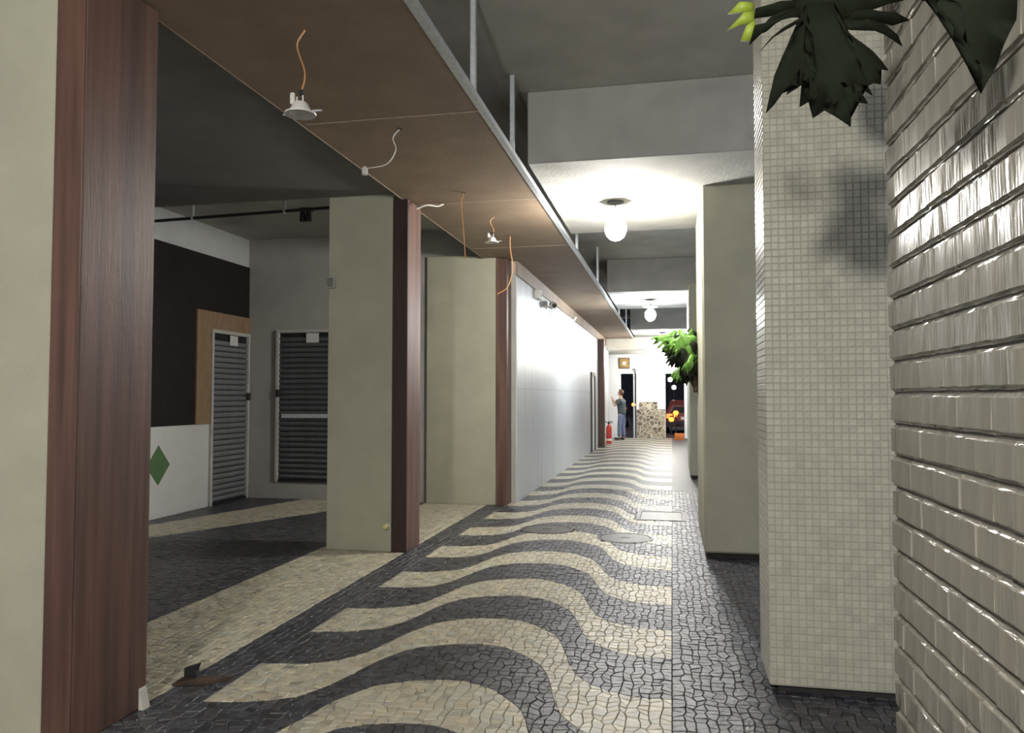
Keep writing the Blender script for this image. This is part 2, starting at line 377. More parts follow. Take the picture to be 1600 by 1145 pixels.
# ------------------------------------------------------------------ columns with timber caps on the left
def left_column(name, label, x0, xw, x1, y0, y1, ztop, edge, grey_top):
    t = thing(name, label, 'column', ((x0+x1)/2, (y0+y1)/2, 0), 'timber capped columns')
    part('shaft', t, M_CONC, lambda bm: add_box(bm, x0, xw, y0, y1, 0.0, grey_top, .006))
    part('timber_cladding', t, M_WOOD, lambda bm: add_box(bm, xw+.001, x1, y0+.012, y1, 0.0, ztop, .004))
    part('edge_board', t, edge, lambda bm: add_box(bm, xw+.001, x1-.002, y0, y0+.011, 0.0, ztop, .002))
    return t
c1 = left_column('timber_capped_column', 'nearest grey column with wide red brown timber cladding', -3.45, -2.665, -2.52, 2.87, 3.36, 3.44, M_WOOD, 3.5)
c2 = left_column('timber_capped_column', 'middle grey column with near black timber edge before the side hall', -3.35, -2.675, -2.52, 7.10, 7.50, 3.44, M_WOODK, 3.5)
c3 = left_column('timber_capped_column', 'grey column with brown timber edge where the white wall begins', -3.42, -2.41, -2.25, 10.45, 10.76, 3.44, M_WOOD, 3.5)
part('drip_trim', c1, mat('pale broken strip', (0.6, 0.58, 0.52), .6), lambda bm: add_prism(bm, [(-2.517, 0.0), (-2.49, 0.0), (-2.512, .09), (-2.517, .10)], 'y', 3.30, 3.35))
t = thing('rubble_scrap', 'dark broken skirting scrap lying by the nearest timber column', 'debris', (-2.45, 3.72, 0))
part('scrap', t, M_POT, lambda bm: add_prism(bm, [(-2.55, 3.60), (-2.36, 3.68), (-2.30, 3.76), (-2.47, 3.74), (-2.56, 3.70)], 'z', .001, .014))
part('upright_piece', t, M_DARK, lambda bm: add_prism(bm, [(-2.55, .002), (-2.47, .002), (-2.485, .05), (-2.47, .085), (-2.515, .07), (-2.55, .06)], 'y', 3.70, 3.735))
t = thing('timber_pilaster', 'slim far timber pilaster on the white wall beside the extinguisher', 'pilaster', (-2.08, 23.2, 0))
part('post', t, M_WOOD, lambda bm: add_box(bm, -2.165, -1.99, 23.1, 23.45, 0, 3.24, .006))
part('base_block', t, M_WOOD, lambda bm: add_box(bm, -2.165, -1.975, 23.085, 23.465, 0, .10, .006))
t = thing('junction_box', 'small grey junction box on the left edge of middle column', 'junction box', (-3.31, 7.08, 2.6))
part('case', t, M_BWALL, lambda bm: add_box(bm, -3.35, -3.27, 7.055, 7.10, 2.58, 2.69, .006))
part('cover_plate', t, mat('box lid', (.18, .18, .16), .6), lambda bm: add_box(bm, -3.34, -3.28, 7.049, 7.055, 2.59, 2.68, .002))
t = thing('electrical_outlet', 'small yellow outlet low on the middle column', 'outlet', (-2.705, 7.08, .24))
part('rosette', t, M_LAMPW, lambda bm: add_lathe(bm, [(.03, 0), (.03, -.012), (.018, -.018)], (-2.715, 7.10, .25), 16, 'y'))
part('knob', t, mat('yellow plastic', (.65, .62, .22), .4), lambda bm: add_lathe(bm, [(.012, 0), (.014, -.02), (.026, -.03), (.026, -.05), (.014, -.058)], (-2.715, 7.085, .25), 16, 'y'), True)

# ------------------------------------------------------------------ white wall along the corridor
ww = struct(box('wall_left', -2.34, -2.19, 10.765, 27.0, 0.0, 3.45, M_BWALL))
yb = [10.77 + 1.22*k for k in range(14)]
for a in yb:
    b = min(a+1.22, 27.0)
    if b - a < .15: continue
    for z0, z1 in ((0.0, 1.62), (1.622, 3.24)):
        part('wall_panel', ww, M_WHITE, lambda bm: add_box(bm, -2.189, -2.17, a+.0012, b-.0012, z0+.001, z1, .001))
part('cornice_board', ww, M_SOFF, lambda bm: add_box(bm, -2.189, -2.155, 10.77, 26.0, 3.245, 3.449))
d3 = structthing('door_3', (-2.17, 21.4, 0))
part('door_leaf', d3, M_PANEL, lambda bm: add_box(bm, -2.169, -2.160, 21.05, 21.85, 0.01, 2.08))
for a, b, z0, z1 in ((20.95, 21.05, 0, 2.18), (21.85, 21.95, 0, 2.18), (21.05, 21.85, 2.08, 2.18)):
    part('casing', d3, mat('dark casing', (.09, .085, .075), .6), lambda bm: add_box(bm, -2.169, -2.130, a, b, z0, z1))

# ------------------------------------------------------------------ side hall: left wall, back wall, doors
lw = struct(box('wall_side', -6.45, -6.25, -6.0, 10.70, 0.0, 3.87, M_LWALL))
part('black_panel', lw, M_BLACK, lambda bm: [add_box(bm, -6.249, -6.235, 3.0, 9.18, 1.13, 3.45), add_box(bm, -6.249, -6.235, 9.18, 10.60, 2.68, 3.45)])
part('white_dado', lw, M_PANEL, lambda bm: add_box(bm, -6.249, -6.225, 3.0, 9.50, 0.0, 1.13, .003))
part('green_diamond', lw, M_GREEN, lambda bm: add_prism(bm, [(8.44, .41), (8.66, .65), (8.44, .90), (8.22, .65)], 'x', -6.226, -6.219))
part('timber_casing', lw, M_TAN, lambda bm: [add_box(bm, -6.249, -6.21, 9.18, 9.50, 1.13, 2.68), add_box(bm, -6.249, -6.21, 9.50, 10.60, 2.44, 2.68)])
bw = struct(box('wall_back', -6.25, -2.35, 10.5, 10.7, 0.0, 3.87, M_BWALL))
def shutter(name, axis, a0, a1, z0, z1, at, sgn, m, rail, lock_z):
    d = structthing(name, ((at, (a0+a1)/2, z0) if axis == 'y' else ((a0+a1)/2, at, z0)))
    def bx(bm, p0, p1, d0, d1, q0, q1, bev=0):
        lo, hi = sorted((at + sgn*d0, at + sgn*d1))
        if axis == 'y': add_box(bm, lo, hi, p0, p1, q0, q1, bev)
        else: add_box(bm, p0, p1, lo, hi, q0, q1, bev)
    part('backing', d, M_DARK, lambda bm: bx(bm, a0, a1, .001, .008, z0, z1))
    n = int((z1 - z0 - .10) / .078); mesh = None
    for k in range(n):
        q = z0 + .04 + k*.078
        if mesh is None:
            def fn(bm):
                # curved slat section
                sec = [(.010, 0), (.026, .012), (.036, .034), (.034, .052), (.022, .066), (.010, .070)]
                for i in range(len(sec)-1):
                    pass
                if axis == 'y':
                    A = [bm.verts.new((at+sgn*s, a0+.04, q+h)) for s, h in sec]; B = [bm.verts.new((at+sgn*s, a1-.04, q+h)) for s, h in sec]
                else:
                    A = [bm.verts.new((a0+.04, at+sgn*s, q+h)) for s, h in sec]; B = [bm.verts.new((a1-.04, at+sgn*s, q+h)) for s, h in sec]
                bm.faces.new(A); bm.faces.new(B[::-1])
                for i in range(len(sec)):
                    j = (i+1) % len(sec); bm.faces.new((A[i], B[i], B[j], A[j]))
            o = part('slat', d, m, fn); mesh = o.data
        else:
            o = bpy.data.objects.new('slat', mesh); COL.objects.link(o); o.parent = d; o.location = (0, 0, k*.078)
    for p0, p1 in ((a0, a0+.045), (a1-.045, a1)):
        part('guide_rail', d, rail, lambda bm: bx(bm, p0, p1, .008, .055, z0, z1, .003))
    part('bottom_bar', d, M_DARK, lambda bm: bx(bm, a0+.045, a1-.045, .008, .045, z0, z0+.035, .002))
    part('head_rail', d, rail, lambda bm: bx(bm, a0+.045, a1-.045, .008, .05, z1-.05, z1, .002))
    part('notice', d, M_PANEL, lambda bm: bx(bm, (a0+a1)/2-.04, (a0+a1)/2+.16, .039, .043, z1-.20, z1-.06))
    lk = part('lock', d, M_DARK, lambda bm: bx(bm, (a1-.07 if axis == 'y' else a0+.01), (a1-.01 if axis == 'y' else a0+.07), .045, .075, lock_z, lock_z+.11, .004))
    return d
shutter('door_1', 'y', 9.51, 10.48, 0.0, 2.44, -6.25, 1, M_SHUT, M_ALU, 1.45)
d2 = shutter('door_2', 'x', -5.76, -4.72, 0.25, 2.50, 10.5, -1, M_SHUTD, M_ALU, 1.50)
part('lock_bar', d2, M_STEEL, lambda bm: add_box(bm, -5.66, -4.80, 10.44, 10.462, 1.19, 1.25, .004))
part('sill', bw, M_BWALL, lambda bm: add_box(bm, -6.20, -4.6, 10.46, 10.5, 0.0, 0.22, .004))
t = thing('conduit_pipe', 'thin dark conduit running across the side hall under its ceiling', 'pipe', (-4.5, 8.15, 3.65))
part('pipe', t, M_DARK, lambda bm: add_tube(bm, [(-6.25, 8.15, 3.625), (-2.7, 8.15, 3.70)], .019))
part('clip', t, M_STEEL, lambda bm: add_box(bm, -5.62, -5.59, 8.13, 8.17, 3.62, 3.87))
part('clip', t, M_STEEL, lambda bm: add_box(bm, -4.42, -4.39, 8.13, 8.17, 3.64, 3.87))
part('clip', t, M_STEEL, lambda bm: add_box(bm, -3.22, -3.19, 8.13, 8.17, 3.67, 3.87))
t = thing('ceiling_spotlight', 'black twin spotlight under the side hall ceiling', 'spotlight', (-4.48, 8.85, 3.87))
part('mount', t, M_DARK, lambda bm: add_box(bm, -4.55, -4.41, 8.80, 8.90, 3.835, 3.87, .004))
for x in (-4.52, -4.44):
    part('lamp_head', t, M_DARK, lambda bm: add_lathe(bm, [(.025, .07), (.034, .03), (.038, -.07), (.030, -.075)], (x, 8.82, 3.77), 16, 'z'))

# ------------------------------------------------------------------ right side: tiled column, bare columns, brick wall
r1 = thing('tiled_column', 'near column clad in small cream mosaic tiles beside the brick wall', 'column', (.81, 4.4, 0))
RX0, RX1, RY0, RY1 = 0.472, 1.20, 4.13, 4.54
part('core', r1, M_GROUT, lambda bm: add_box(bm, RX0+.004, RX1, RY0+.004, RY1, .045, 4.128))
part('plinth', r1, M_PLINTH, lambda bm: add_box(bm, RX0+.05, RX1-.03, RY0+.05, RY1-.03, 0, .045))
def tile_geo(c, u, v, n, w, h):
    c, u, v, n = map(Vector, (c, u, v, n)); V = []
    for a, k, d in ((1, 1, 0), (1, 1, .0025), (.84, .84, .0045)):
        for su, sv in ((-1,-1),(1,-1),(1,1),(-1,1)): V.append(tuple(c + u*su*w*a + v*sv*h*k + n*d))
    Fc = [(i, (i+1)%4, 4+(i+1)%4, 4+i) for i in range(4)] + [(4+i, 4+(i+1)%4, 8+(i+1)%4, 8+i) for i in range(4)] + [(8,9,10,11)]
    return V, Fc
TP = 0.0362; hw = TP/2 - .0016
def tmesh(name, V, Fc, cols):
    me = bpy.data.meshes.new(name); me.from_pydata(V, [], Fc)
    at = me.attributes.new('tone', 'FLOAT_COLOR', 'FACE'); at.data.foreach_set('color', np.array([(*c, 1) for c in cols], dtype=np.float32).ravel())
    me.materials.append(M_TILE); return me
TV, TF, TC = [], [], []
protos = []
for k in range(4):
    g = .95 + .035*k; V, Fc = tile_geo((0,0,0), (1,0,0), (0,0,1), (0,-1,0), hw, hw); protos.append(tmesh('mosaic_tile', V, Fc, [(g, g, g*.99)]*9))
nz_ = int((4.12-.05)/TP)
off = r1.location
for i in range(int((RX1-RX0)/TP)):
    for k in range(nz_):
        x = RX0 + TP*(i+.5); z = .05 + TP*(k+.5)
        if 33 <= k < 52 and i < 15:
            o = bpy.data.objects.new('mosaic_tile', random.choice(protos)); COL.objects.link(o); o.parent = r1
            o.location = (x-off.x, RY0+.004-off.y, z); continue
        V, Fc = tile_geo((x-off.x, RY0+.004-off.y, z), (1,0,0), (0,0,1), (0,-1,0), hw, hw)
        g = random.uniform(.94, 1.06); b = len(TV); TV += V; TF += [tuple(b+q for q in f) for f in Fc]; TC += [(g, g, g*.99)]*9
for i in range(int((RY1-RY0)/TP)):
    for k in range(nz_):
        y = RY0 + TP*(i+.5); z = .05 + TP*(k+.5)
        V, Fc = tile_geo((RX0+.004-off.x, y-off.y, z), (0,-1,0), (0,0,1), (-1,0,0), hw, hw)
        g = random.uniform(.94, 1.06); b = len(TV); TV += V; TF += [tuple(b+q for q in f) for f in Fc]; TC += [(g, g, g*.99)]*9
o = bpy.data.objects.new('mosaic_tiles', tmesh('mosaic_tiles', TV, TF, TC)); COL.objects.link(o); o.parent = r1; o['kind'] = 'stuff'

def bare_column(label, x0, x1, y0, y1, top):
    t = thing('concrete_column', label, 'column', ((x0+x1)/2, (y0+y1)/2, 0), 'bare concrete columns')
    part('shaft', t, M_CONC, lambda bm: add_box(bm, x0, x1, y0, y1, .055, top, .018))
    part('plinth', t, M_PLINTH, lambda bm: add_box(bm, x0+.06, x1-.05, y0+.07, y1-.07, 0, .055))
    return t
bare_column('plain grey concrete column just past the tiled column', .285, 0.95, 7.40, 9.15, 3.5)
bare_column('bluish grey column further on, glimpsed behind the hanging fern', .315, 0.95, 14.5, 16.2, 4.128 if False else 3.6)
bare_column('farthest slim column edge before the orange crates', .40, 0.95, 20.3, 21.2, 4.128)

bkw = struct(box('wall_right', .822, 1.06, 0.6, 3.125, 0.0, 4.128, M_MORT))
CH, CL = 0.1165, 0.232
bm_protos = []
for k in range(6):
    bm = bmesh.new(); j = lambda s: random.uniform(-s, s)
    add_box(bm, -.012, .018, -CL/2+.0012, CL/2-.0012, -CH/2+.005, CH/2-.005)
    bmesh.ops.bevel(bm, geom=[e for e in bm.edges if all(v.co.x < 0 for v in e.verts) and abs(e.verts[0].co.z - e.verts[1].co.z) < .01], offset=.011, segments=3, affect='EDGES')
    bmesh.ops.subdivide_edges(bm, edges=[e for e in bm.edges if abs(e.verts[0].co.y - e.verts[1].co.y) > .1], cuts=4)
    for v in bm.verts:
        if v.co.x < 0: v.co.x += j(.0018); v.co.z += j(.0015)
    bmesh.ops.recalc_face_normals(bm, faces=bm.faces)
    me = bpy.data.meshes.new('brick'); bm.to_mesh(me); bm.free(); me.materials.append(M_BRICK); bm_protos.append(me)
for c in range(29):
    z = CH*(c+.5)
    y = 3.125 + (CL/2 if c % 2 else 0)
    while y > 1.0:
        a = y - CL
        o = bpy.data.objects.new('brick', random.choice(bm_protos)); COL.objects.link(o); o.parent = bkw
        yc = y - CL/2; sy = 1.0
        if y > 3.13: yc = 3.125 - CL/4; sy = .5
        o.location = (.816 + random.uniform(-.003, .003), yc, z); o.scale = (1, sy, 1)
        o.rotation_euler = (random.uniform(-.004, .004), random.uniform(-.02, .02), random.uniform(-.010, .010))
        y = a

# ------------------------------------------------------------------ ceiling lamps (these light the place)
M_BULB = emis('glowing bulb', (1.0, 0.96, 0.90), BULB)
M_BULBC = emis('cool glowing bulb', (0.90, 0.95, 1.0), BULB)
def lamp(x, y, ztop, zb, label, m=M_BULB, r=.11):
    t = thing('ceiling_lamp', label, 'lamp', (x, y, ztop), 'bare bulb ceiling lamps')
    part('ceiling_rose', t, M_DARK, lambda bm: add_lathe(bm, [(.085, 0), (.085, -.016), (.05, -.028)], (x, y, ztop), 24))
    rz_ = part('cord', t, M_DARK, lambda bm: add_tube(bm, [(x, y, ztop-.02), (x, y, zb+r+.06)], .007))
    part('socket', t, M_LAMPW, lambda bm: add_lathe(bm, [(.020, .075), (.145, .062), (.15, .052), (.03, .045), (.03, .0)], (x, y, zb+r), 6))
    part('bulb', t, m, lambda bm: add_lathe(bm, [(r*math.sin(a), r*math.cos(a)*1.15) for a in np.linspace(.25, 3.05, 14)], (x, y, zb), 24), True)
lamp(-.55, 7.85, 3.5, 3.22, 'nearest glowing bulb lamp hanging before the plain grey column')
lamp(-.42, 15.95, 3.5, 3.18, 'second glowing bulb lamp, bluish light under the next beam', M_BULBC)
lamp(-.28, 24.2, 3.5, 3.18, 'third small glowing bulb lamp far along the corridor')
lamp(-.24, 27.3, 3.08, 2.86, 'farthest glowing bulb lamp before the end pillar')
lamp(-.90, -2.3, 3.5, 3.12, 'larger glowing globe lamp over the near end of corridor', r=.19)

# ------------------------------------------------------------------ loose wires and spotlights under the soffit
def curve_pts(pts, n=14):
    P = [Vector(p) for p in pts]; P = [P[0]*2-P[1]] + P + [P[-1]*2-P[-2]]; out = []
    for i in range(1, len(P)-2):
        for k in range(n):
            t = k/n; a, b, c, d = P[i-1], P[i], P[i+1], P[i+2]
            out.append(0.5*((2*b) + (c-a)*t + (2*a-5*b+4*c-d)*t*t + (3*b-a-3*c+d)*t**3))
    out.append(P[-2]); return out
def dangling(x, y, zt, zl, label, s=1.0):
    t = thing('dangling_spotlight', label, 'spotlight', (x, y, zt), 'spotlights dangling from the soffit')
    h = zt - zl
    part('wire', t, M_COPPER, lambda bm: add_tube(bm, curve_pts([(x+.02, y, zt), (x-.02*s, y, zt-h*.18), (x+.015*s, y+.01, zt-h*.5), (x+.005, y, zl+.10*s)]), .0045, 6))
    part('connector', t, M_DARK, lambda bm: add_box(bm, x-.008, x+.018, y-.01, y+.01, zl+.085*s, zl+.11*s, .002))
    part('bracket', t, M_LAMPW, lambda bm: add_tube(bm, [(x+.012, y, zl+.09*s), (x+.014, y, zl+.05*s)], .004, 6))
    part('bracket', t, M_LAMPW, lambda bm: add_tube(bm, [(x-.02, y, zl+.08*s), (x-.024, y, zl+.045*s)], .004, 6))
    part('terminal_block', t, M_LAMPW, lambda bm: add_box(bm, x-.05*s, x-.03*s, y-.01, y+.01, zl+.045*s, zl+.10*s, .004))
    sh = part('reflector', t, M_LAMPW, lambda bm: add_lathe(bm, [(.012*s, .055*s), (.030*s, .050*s), (.042*s, .028*s), (.052*s, .008*s), (.072*s, 0.0), (.070*s, -.006*s), (.050*s, -.002*s), (.030*s, .02*s)], (x, y, zl), 24))
    part('spring_clip', sh, M_STEEL, lambda bm: add_box(bm, x+.06*s, x+.105*s, y-.006, y+.006, zl+.004, zl+.012))
    part('spring_clip', sh, M_STEEL, lambda bm: add_box(bm, x-.085*s, x-.06*s, y-.006, y+.006, zl-.004, zl+.004))
dangling(-1.91, 3.69, 3.443, 2.995, 'white spotlight dangling on an orange wire, nearest under the soffit', 1.15)
dangling(-1.89, 8.02, 3.443, 3.17, 'small white spotlight dangling on a curled wire past the middle column', 1.0)
def wire(label, pts, m, r=.005, extra=None):
    t = thing('loose_wire', label, 'wire', pts[0], 'loose wires below the soffit')
    part('strand', t, m, lambda bm: add_tube(bm, curve_pts(pts), r, 6))
    part('hole_grommet', t, M_DARK, lambda bm: add_lathe(bm, [(.02, 0), (.02, -.004), (.008, -.004)], pts[0], 12))
    if extra: part('end_cap', t, extra[1], lambda bm: add_lathe(bm, [(.012, .03), (.022, .015), (.022, -.03), (.010, -.035)], extra[0], 10))
wire('long straight orange wire hanging between middle column and small spotlight', [(-1.93, 7.0, 3.443), (-1.95, 7.0, 3.33), (-1.93, 7.0, 3.1), (-1.91, 7.0, 2.80)], M_COPPER)
wire('orange wire curving down to the timber edge of the white wall', [(-1.90, 9.02, 3.443), (-1.90, 9.02, 3.3), (-1.87, 9.02, 3.05), (-1.93, 9.02, 2.83), (-2.06, 9.02, 2.74)], M_COPPER, .006)
wire('short pale wire with white cap near the edge of soffit', [(-1.92, 5.22, 3.443), (-1.97, 5.22, 3.38), (-1.96, 5.25, 3.30), (-2.02, 5.22, 3.19), (-2.16, 5.18, 3.155)], M_CREAMW, .004, ((-2.17, 5.18, 3.14), M_LAMPW))
wire('white wire stub poking out beside middle column top', [(-2.23, 7.35, 3.440), (-2.28, 7.3, 3.405), (-2.36, 7.2, 3.395), (-2.45, 7.15, 3.35)], M_CREAMW, .008)

t = thing('security_camera', 'white bullet security camera high on the white wall', 'security camera', (-2.14, 13.4, 3.1))
part('bracket', t, M_LAMPW, lambda bm: [add_lathe(bm, [(.05, 0), (.05, .02), (.03, .025)], (-2.17, 13.4, 3.10), 16, 'x'), add_tube(bm, [(-2.16, 13.4, 3.10), (-2.06, 13.38, 3.06), (-2.03, 13.3, 3.10)], .015)])
part('housing', t, M_LAMPW, lambda bm: add_tube(bm, [(-2.10, 13.6, 3.16), (-1.98, 13.1, 3.08)], [.055, .055], 16))
part('lens', t, M_DARK, lambda bm: add_tube(bm, [(-1.981, 13.105, 3.081), (-1.976, 13.085, 3.078)], [.042, .042], 16))
t = thing('alarm_box', 'white square alarm box above the camera on white wall', 'alarm box', (-2.15, 12.3, 3.1))
part('case', t, M_LAMPW, lambda bm: add_box(bm, -2.17, -2.08, 12.2, 12.42, 3.09, 3.24, .01))
part('front_grille', t, mat('grey grille', (.35, .35, .36), .6), lambda bm: add_box(bm, -2.08, -2.074, 12.25, 12.37, 3.12, 3.21, .002))
t = thing('small_bracket', 'small white bracket beyond the camera on white wall', 'bracket', (-2.15, 16.6, 3.2))
part('arm', t, M_LAMPW, lambda bm: add_tube(bm, [(-2.17, 16.6, 3.2), (-2.07, 16.6, 3.16), (-2.03, 16.6, 3.24)], .02))
part('plate', t, M_LAMPW, lambda bm: add_box(bm, -2.17, -2.155, 16.55, 16.65, 3.13, 3.27, .003))

# ------------------------------------------------------------------ ferns
def frond(parent, outline, m, curl=.05, thick=.004, name='frond', depth=None):
    """outline of (x, z) at a depth; bowed front to back and given thickness"""
    bm = bmesh.new()
    xs = [p[0] for p in outline]; zs = [p[1] for p in outline]; x0, x1, z0, z1 = min(xs), max(xs), min(zs), max(zs)
    cx = (x0+x1)/2
    f = bm.faces.new([bm.verts.new((p[0], 0, p[1])) for p in outline])
    bmesh.ops.triangulate(bm, faces=[f], ngon_method='EAR_CLIP')
    for _ in range(2):
        bmesh.ops.subdivide_edges(bm, edges=[e for e in bm.edges if e.calc_length() > .05], cuts=1)
        bmesh.ops.triangulate(bm, faces=bm.faces)
    for v in bm.verts:
        a = (v.co.x - cx) / max(x1-x0, .01); b = (v.co.z - z0) / max(z1-z0, .01)
        v.co.y = depth + curl*(4*a*a) - curl*1.2*math.sin(b*2.2) + .006*math.sin(v.co.x*60+v.co.z*40)
    r = bmesh.ops.extrude_face_region(bm, geom=list(bm.faces))
    for v in [g for g in r['geom'] if isinstance(g, bmesh.types.BMVert)]: v.co.y += thick
    bmesh.ops.translate(bm, verts=bm.verts, vec=-parent.location)
    return obj(name, bm, m, parent, True)
def lobed(cx, cz, ang, L, w, n=5, spread=.9):
    """antler like frond: narrow stalk widening and splitting in pointed lobes; returns (x, z) outline"""
    pts = [(-w*.12, 0), (-w*.25, L*.3), (-w*.55, L*.55)]
    for i in range(n):
        a = -spread/2 + spread*i/(n-1); tip = L*(1 - .18*abs(a)) * random.uniform(.92, 1.05)
        if i: b = a - spread/(n-1)/2; pts.append((math.sin(b)*L*.66, math.cos(b)*L*.66))
        pts.append((math.sin(a-.05)*L*.80, math.cos(a-.05)*L*.80)); pts.append((math.sin(a)*tip, math.cos(a)*tip)); pts.append((math.sin(a+.06)*L*.80, math.cos(a+.06)*L*.80))
    pts += [(w*.55, L*.55), (w*.25, L*.3), (w*.12, 0)]
    c, s = math.cos(ang), math.sin(ang)
    return [(cx + x*c - y*s, cz + x*s + y*c) for x, y in pts]
def px(u, v, Y):                                            # measured position on the plane at depth Y
    r = Vector((math.cos(YAW), math.sin(YAW), 0)); f = Vector((-math.sin(YAW)*math.cos(PITCH), math.cos(YAW)*math.cos(PITCH), math.sin(PITCH))); up = r.cross(f)
    d = f + r*((u-800)/F) - up*((v-572.5)/F); k = Y/d.y; return (d.x*k, EYE + d.z*k)
t = thing('hanging_fern', 'dark staghorn fern with lobed fronds hanging over the tiled column', 'fern', (.62, 2.62, 2.8))
part('bark_mount', t, M_POT, lambda bm: add_lathe(bm, [(.04, -.08), (.11, -.02), (.13, .07), (.11, .16), (.07, .20)], (.64, 2.66, 2.92), 16), True)
part('hanger', t, M_STEEL, lambda bm: add_tube(bm, [(.64, 2.66, 3.11), (.64, 2.66, 4.128)], .006, 6))
Z2 = lambda L: [px(1100 + x*.3125, y*.3125, 2.50) for x, y in L]
frond(t, Z2([(500,40),(490,110),(420,250),(350,380),(330,470),(314,552),(352,520),(392,470),(470,365),(425,440),(408,480),(470,445),(560,385),(500,455),(476,538),(520,515),(575,430),(555,530),(545,590),(590,555),(622,470),(650,570),(690,605),(737,628),(738,585),(710,530),(668,440),(672,430),(720,500),(770,520),(818,518),(800,490),(735,430),(845,474),(818,432),(845,420),(882,424),(872,385),(850,350),(885,350),(925,346),(890,310),(840,270),(740,220),(680,170),(640,115),(640,40)]), M_LEAFD, .035, depth=2.50)
for L, m in (([(520,-10),(500,40),(380,62),(255,68),(258,36),(380,25)], M_LEAFD), ([(520,30),(500,80),(400,90),(318,126),(262,128),(330,90),(420,70)], M_LEAFD), ([(510,70),(470,112),(380,130),(232,196),(250,140),(330,140),(420,100)], M_LEAFD),
             ([(500,110),(480,150),(400,190),(280,238),(380,188),(450,150)], M_LEAFD), ([(640,60),(820,60),(960,62),(1044,74),(960,98),(820,95),(640,110)], M_LEAFD), ([(620,70),(760,100),(900,112),(990,140),(1030,172),(960,158),(860,146),(740,138),(640,118)], M_LEAFD),
             ([(420,-60),(900,-60),(1000,-5),(860,40),(700,90),(560,95),(460,60)], M_LEAFD)):
    frond(t, Z2(L), m, random.uniform(.02, .06), depth=2.50 + random.uniform(-.03, .04))
for L in ([(262,-20),(180,-5),(125,30),(190,35),(255,30)], [(262,20),(200,50),(122,112),(190,95),(258,80)], [(262,70),(215,110),(190,165),(235,172),(262,130)]):
    frond(t, Z2(L), M_LEAFY, .015, depth=2.54)
t = thing('hanging_fern', 'single dark drooping fern at top right before the brick wall', 'fern', (.70, 1.85, 2.6))
Z3 = lambda L: [px(1100 + x*.3125, y*.3125, 1.82) for x, y in L]
frond(t, Z3([(1080,-40),(1090,0),(1180,25),(1258,45),(1275,110),(1300,240),(1340,290),(1340,320),(1372,330),(1388,380),(1376,430),(1392,462),(1412,420),(1450,345),(1465,290),(1490,240),(1520,170),(1550,110),(1565,0),(1570,-40)]), M_LEAFD, .02, depth=1.82)
frond(t, Z3([(1300,-60),(1320,20),(1400,80),(1420,180),(1440,90),(1500,0),(1500,-60)]), M_LEAFD, .03, depth=1.86)
part('stalk', t, M_POT, lambda bm: add_tube(bm, [(px(1520,-10,1.84)[0], 1.84, px(1520,-10,1.84)[1]), (px(1530,-60,1.84)[0], 1.85, 2.50), (.80, 1.86, 2.58)], [.012, .018, .022], 8))
t = thing('wall_fern', 'bright green leafy fern hanging from the side of concrete column', 'fern', (.20, 8.9, 2.1))
part('bark_mount', t, M_POT, lambda bm: add_box(bm, .235, .285, 8.75, 9.05, 1.55, 2.05, .015))
part('stem', t, M_POT, lambda bm: add_tube(bm, curve_pts([(.26, 8.9, 1.62), (.18, 8.9, 1.9), (.14, 8.88, 2.15)]), .022, 8))
for k in range(26):
    q = random.random(); cx = .10 + random.uniform(-.05, .14); cz = 2.28 - q*.42
    ang = random.choice((1, -1)) * random.uniform(1.9, 3.3) if q < .6 else math.pi + random.uniform(-.7, .7)
    L = random.uniform(.20, .36)
    o = lobed(cx, cz, ang, L, L*.5, random.choice((4, 5)), random.uniform(.5, .95))
    o = [(min(x, .28), z) for x, z in o]
    frond(t, o, (M_LEAF if random.random() < .65 else M_LEAFD), random.uniform(.02, .08), .003, depth=8.85 + random.uniform(-.22, .14))

# ------------------------------------------------------------------ far end: wall, pillar, openings, street
ew = structthing('wall_end', (0, 28.7, 0))
part('header', ew, M_PANEL, lambda bm: add_box(bm, -2.4, 1.75, 28.7, 29.0, 2.36, 3.5))
part('jamb', ew, M_PANEL, lambda bm: add_box(bm, -2.4, -1.86, 28.7, 29.0, 0, 2.36))
part('jamb', ew, M_PANEL, lambda bm: add_box(bm, .44, 1.75, 28.7, 29.0, 0, 2.36))
part('mullion', ew, M_STEEL, lambda bm: add_box(bm, -1.40, -1.345, 28.72, 28.80, 0, 2.36))
t = thing('end_pillar', 'white end pillar with rubble stone facing on its lower half', 'pillar', (-.76, 28.7, 0))
part('shaft', t, M_PANEL, lambda bm: add_box(bm, -1.29, -.23, 28.56, 29.1, 0, 2.56, .01))
part('rubble_facing', t, M_RUB, lambda bm: [add_box(bm, -1.27, -.25, 28.52, 28.56, 0, 1.05), add_box(bm, -1.16, -.52, 28.51, 28.56, 1.05, 1.32)])
part('cap', t, M_PANEL, lambda bm: add_box(bm, -1.32, -.20, 28.53, 29.1, 2.50, 2.58, .008))
t = thing('wall_plaque', 'small gold and brown plaque on the header left of end pillar', 'plaque', (-1.72, 28.66, 2.6))
part('frame', t, M_WOOD, lambda bm: add_box(bm, -1.92, -1.52, 28.66, 28.70, 2.55, 2.95, .006))
part('face', t, M_GOLD, lambda bm: add_box(bm, -1.88, -1.56, 28.645, 28.66, 2.59, 2.91, .004))
part('medallion', t, M_LAMPW, lambda bm: add_lathe(bm, [(.07, 0), (.07, -.01), (.03, -.02)], (-1.72, 28.645, 2.74), 16, 'y'))
t = thing('wall_vent', 'grey vent grille on the header above the end pillar', 'vent', (-.7, 28.66, 2.72))
part('frame', t, M_BWALL, lambda bm: add_box(bm, -1.0, -.4, 28.67, 28.70, 2.68, 2.92, .004))
for k in range(5): part('louver', t, M_STEEL, lambda bm: add_box(bm, -.97, -.43, 28.655, 28.672, 2.70+k*.042, 2.725+k*.042))
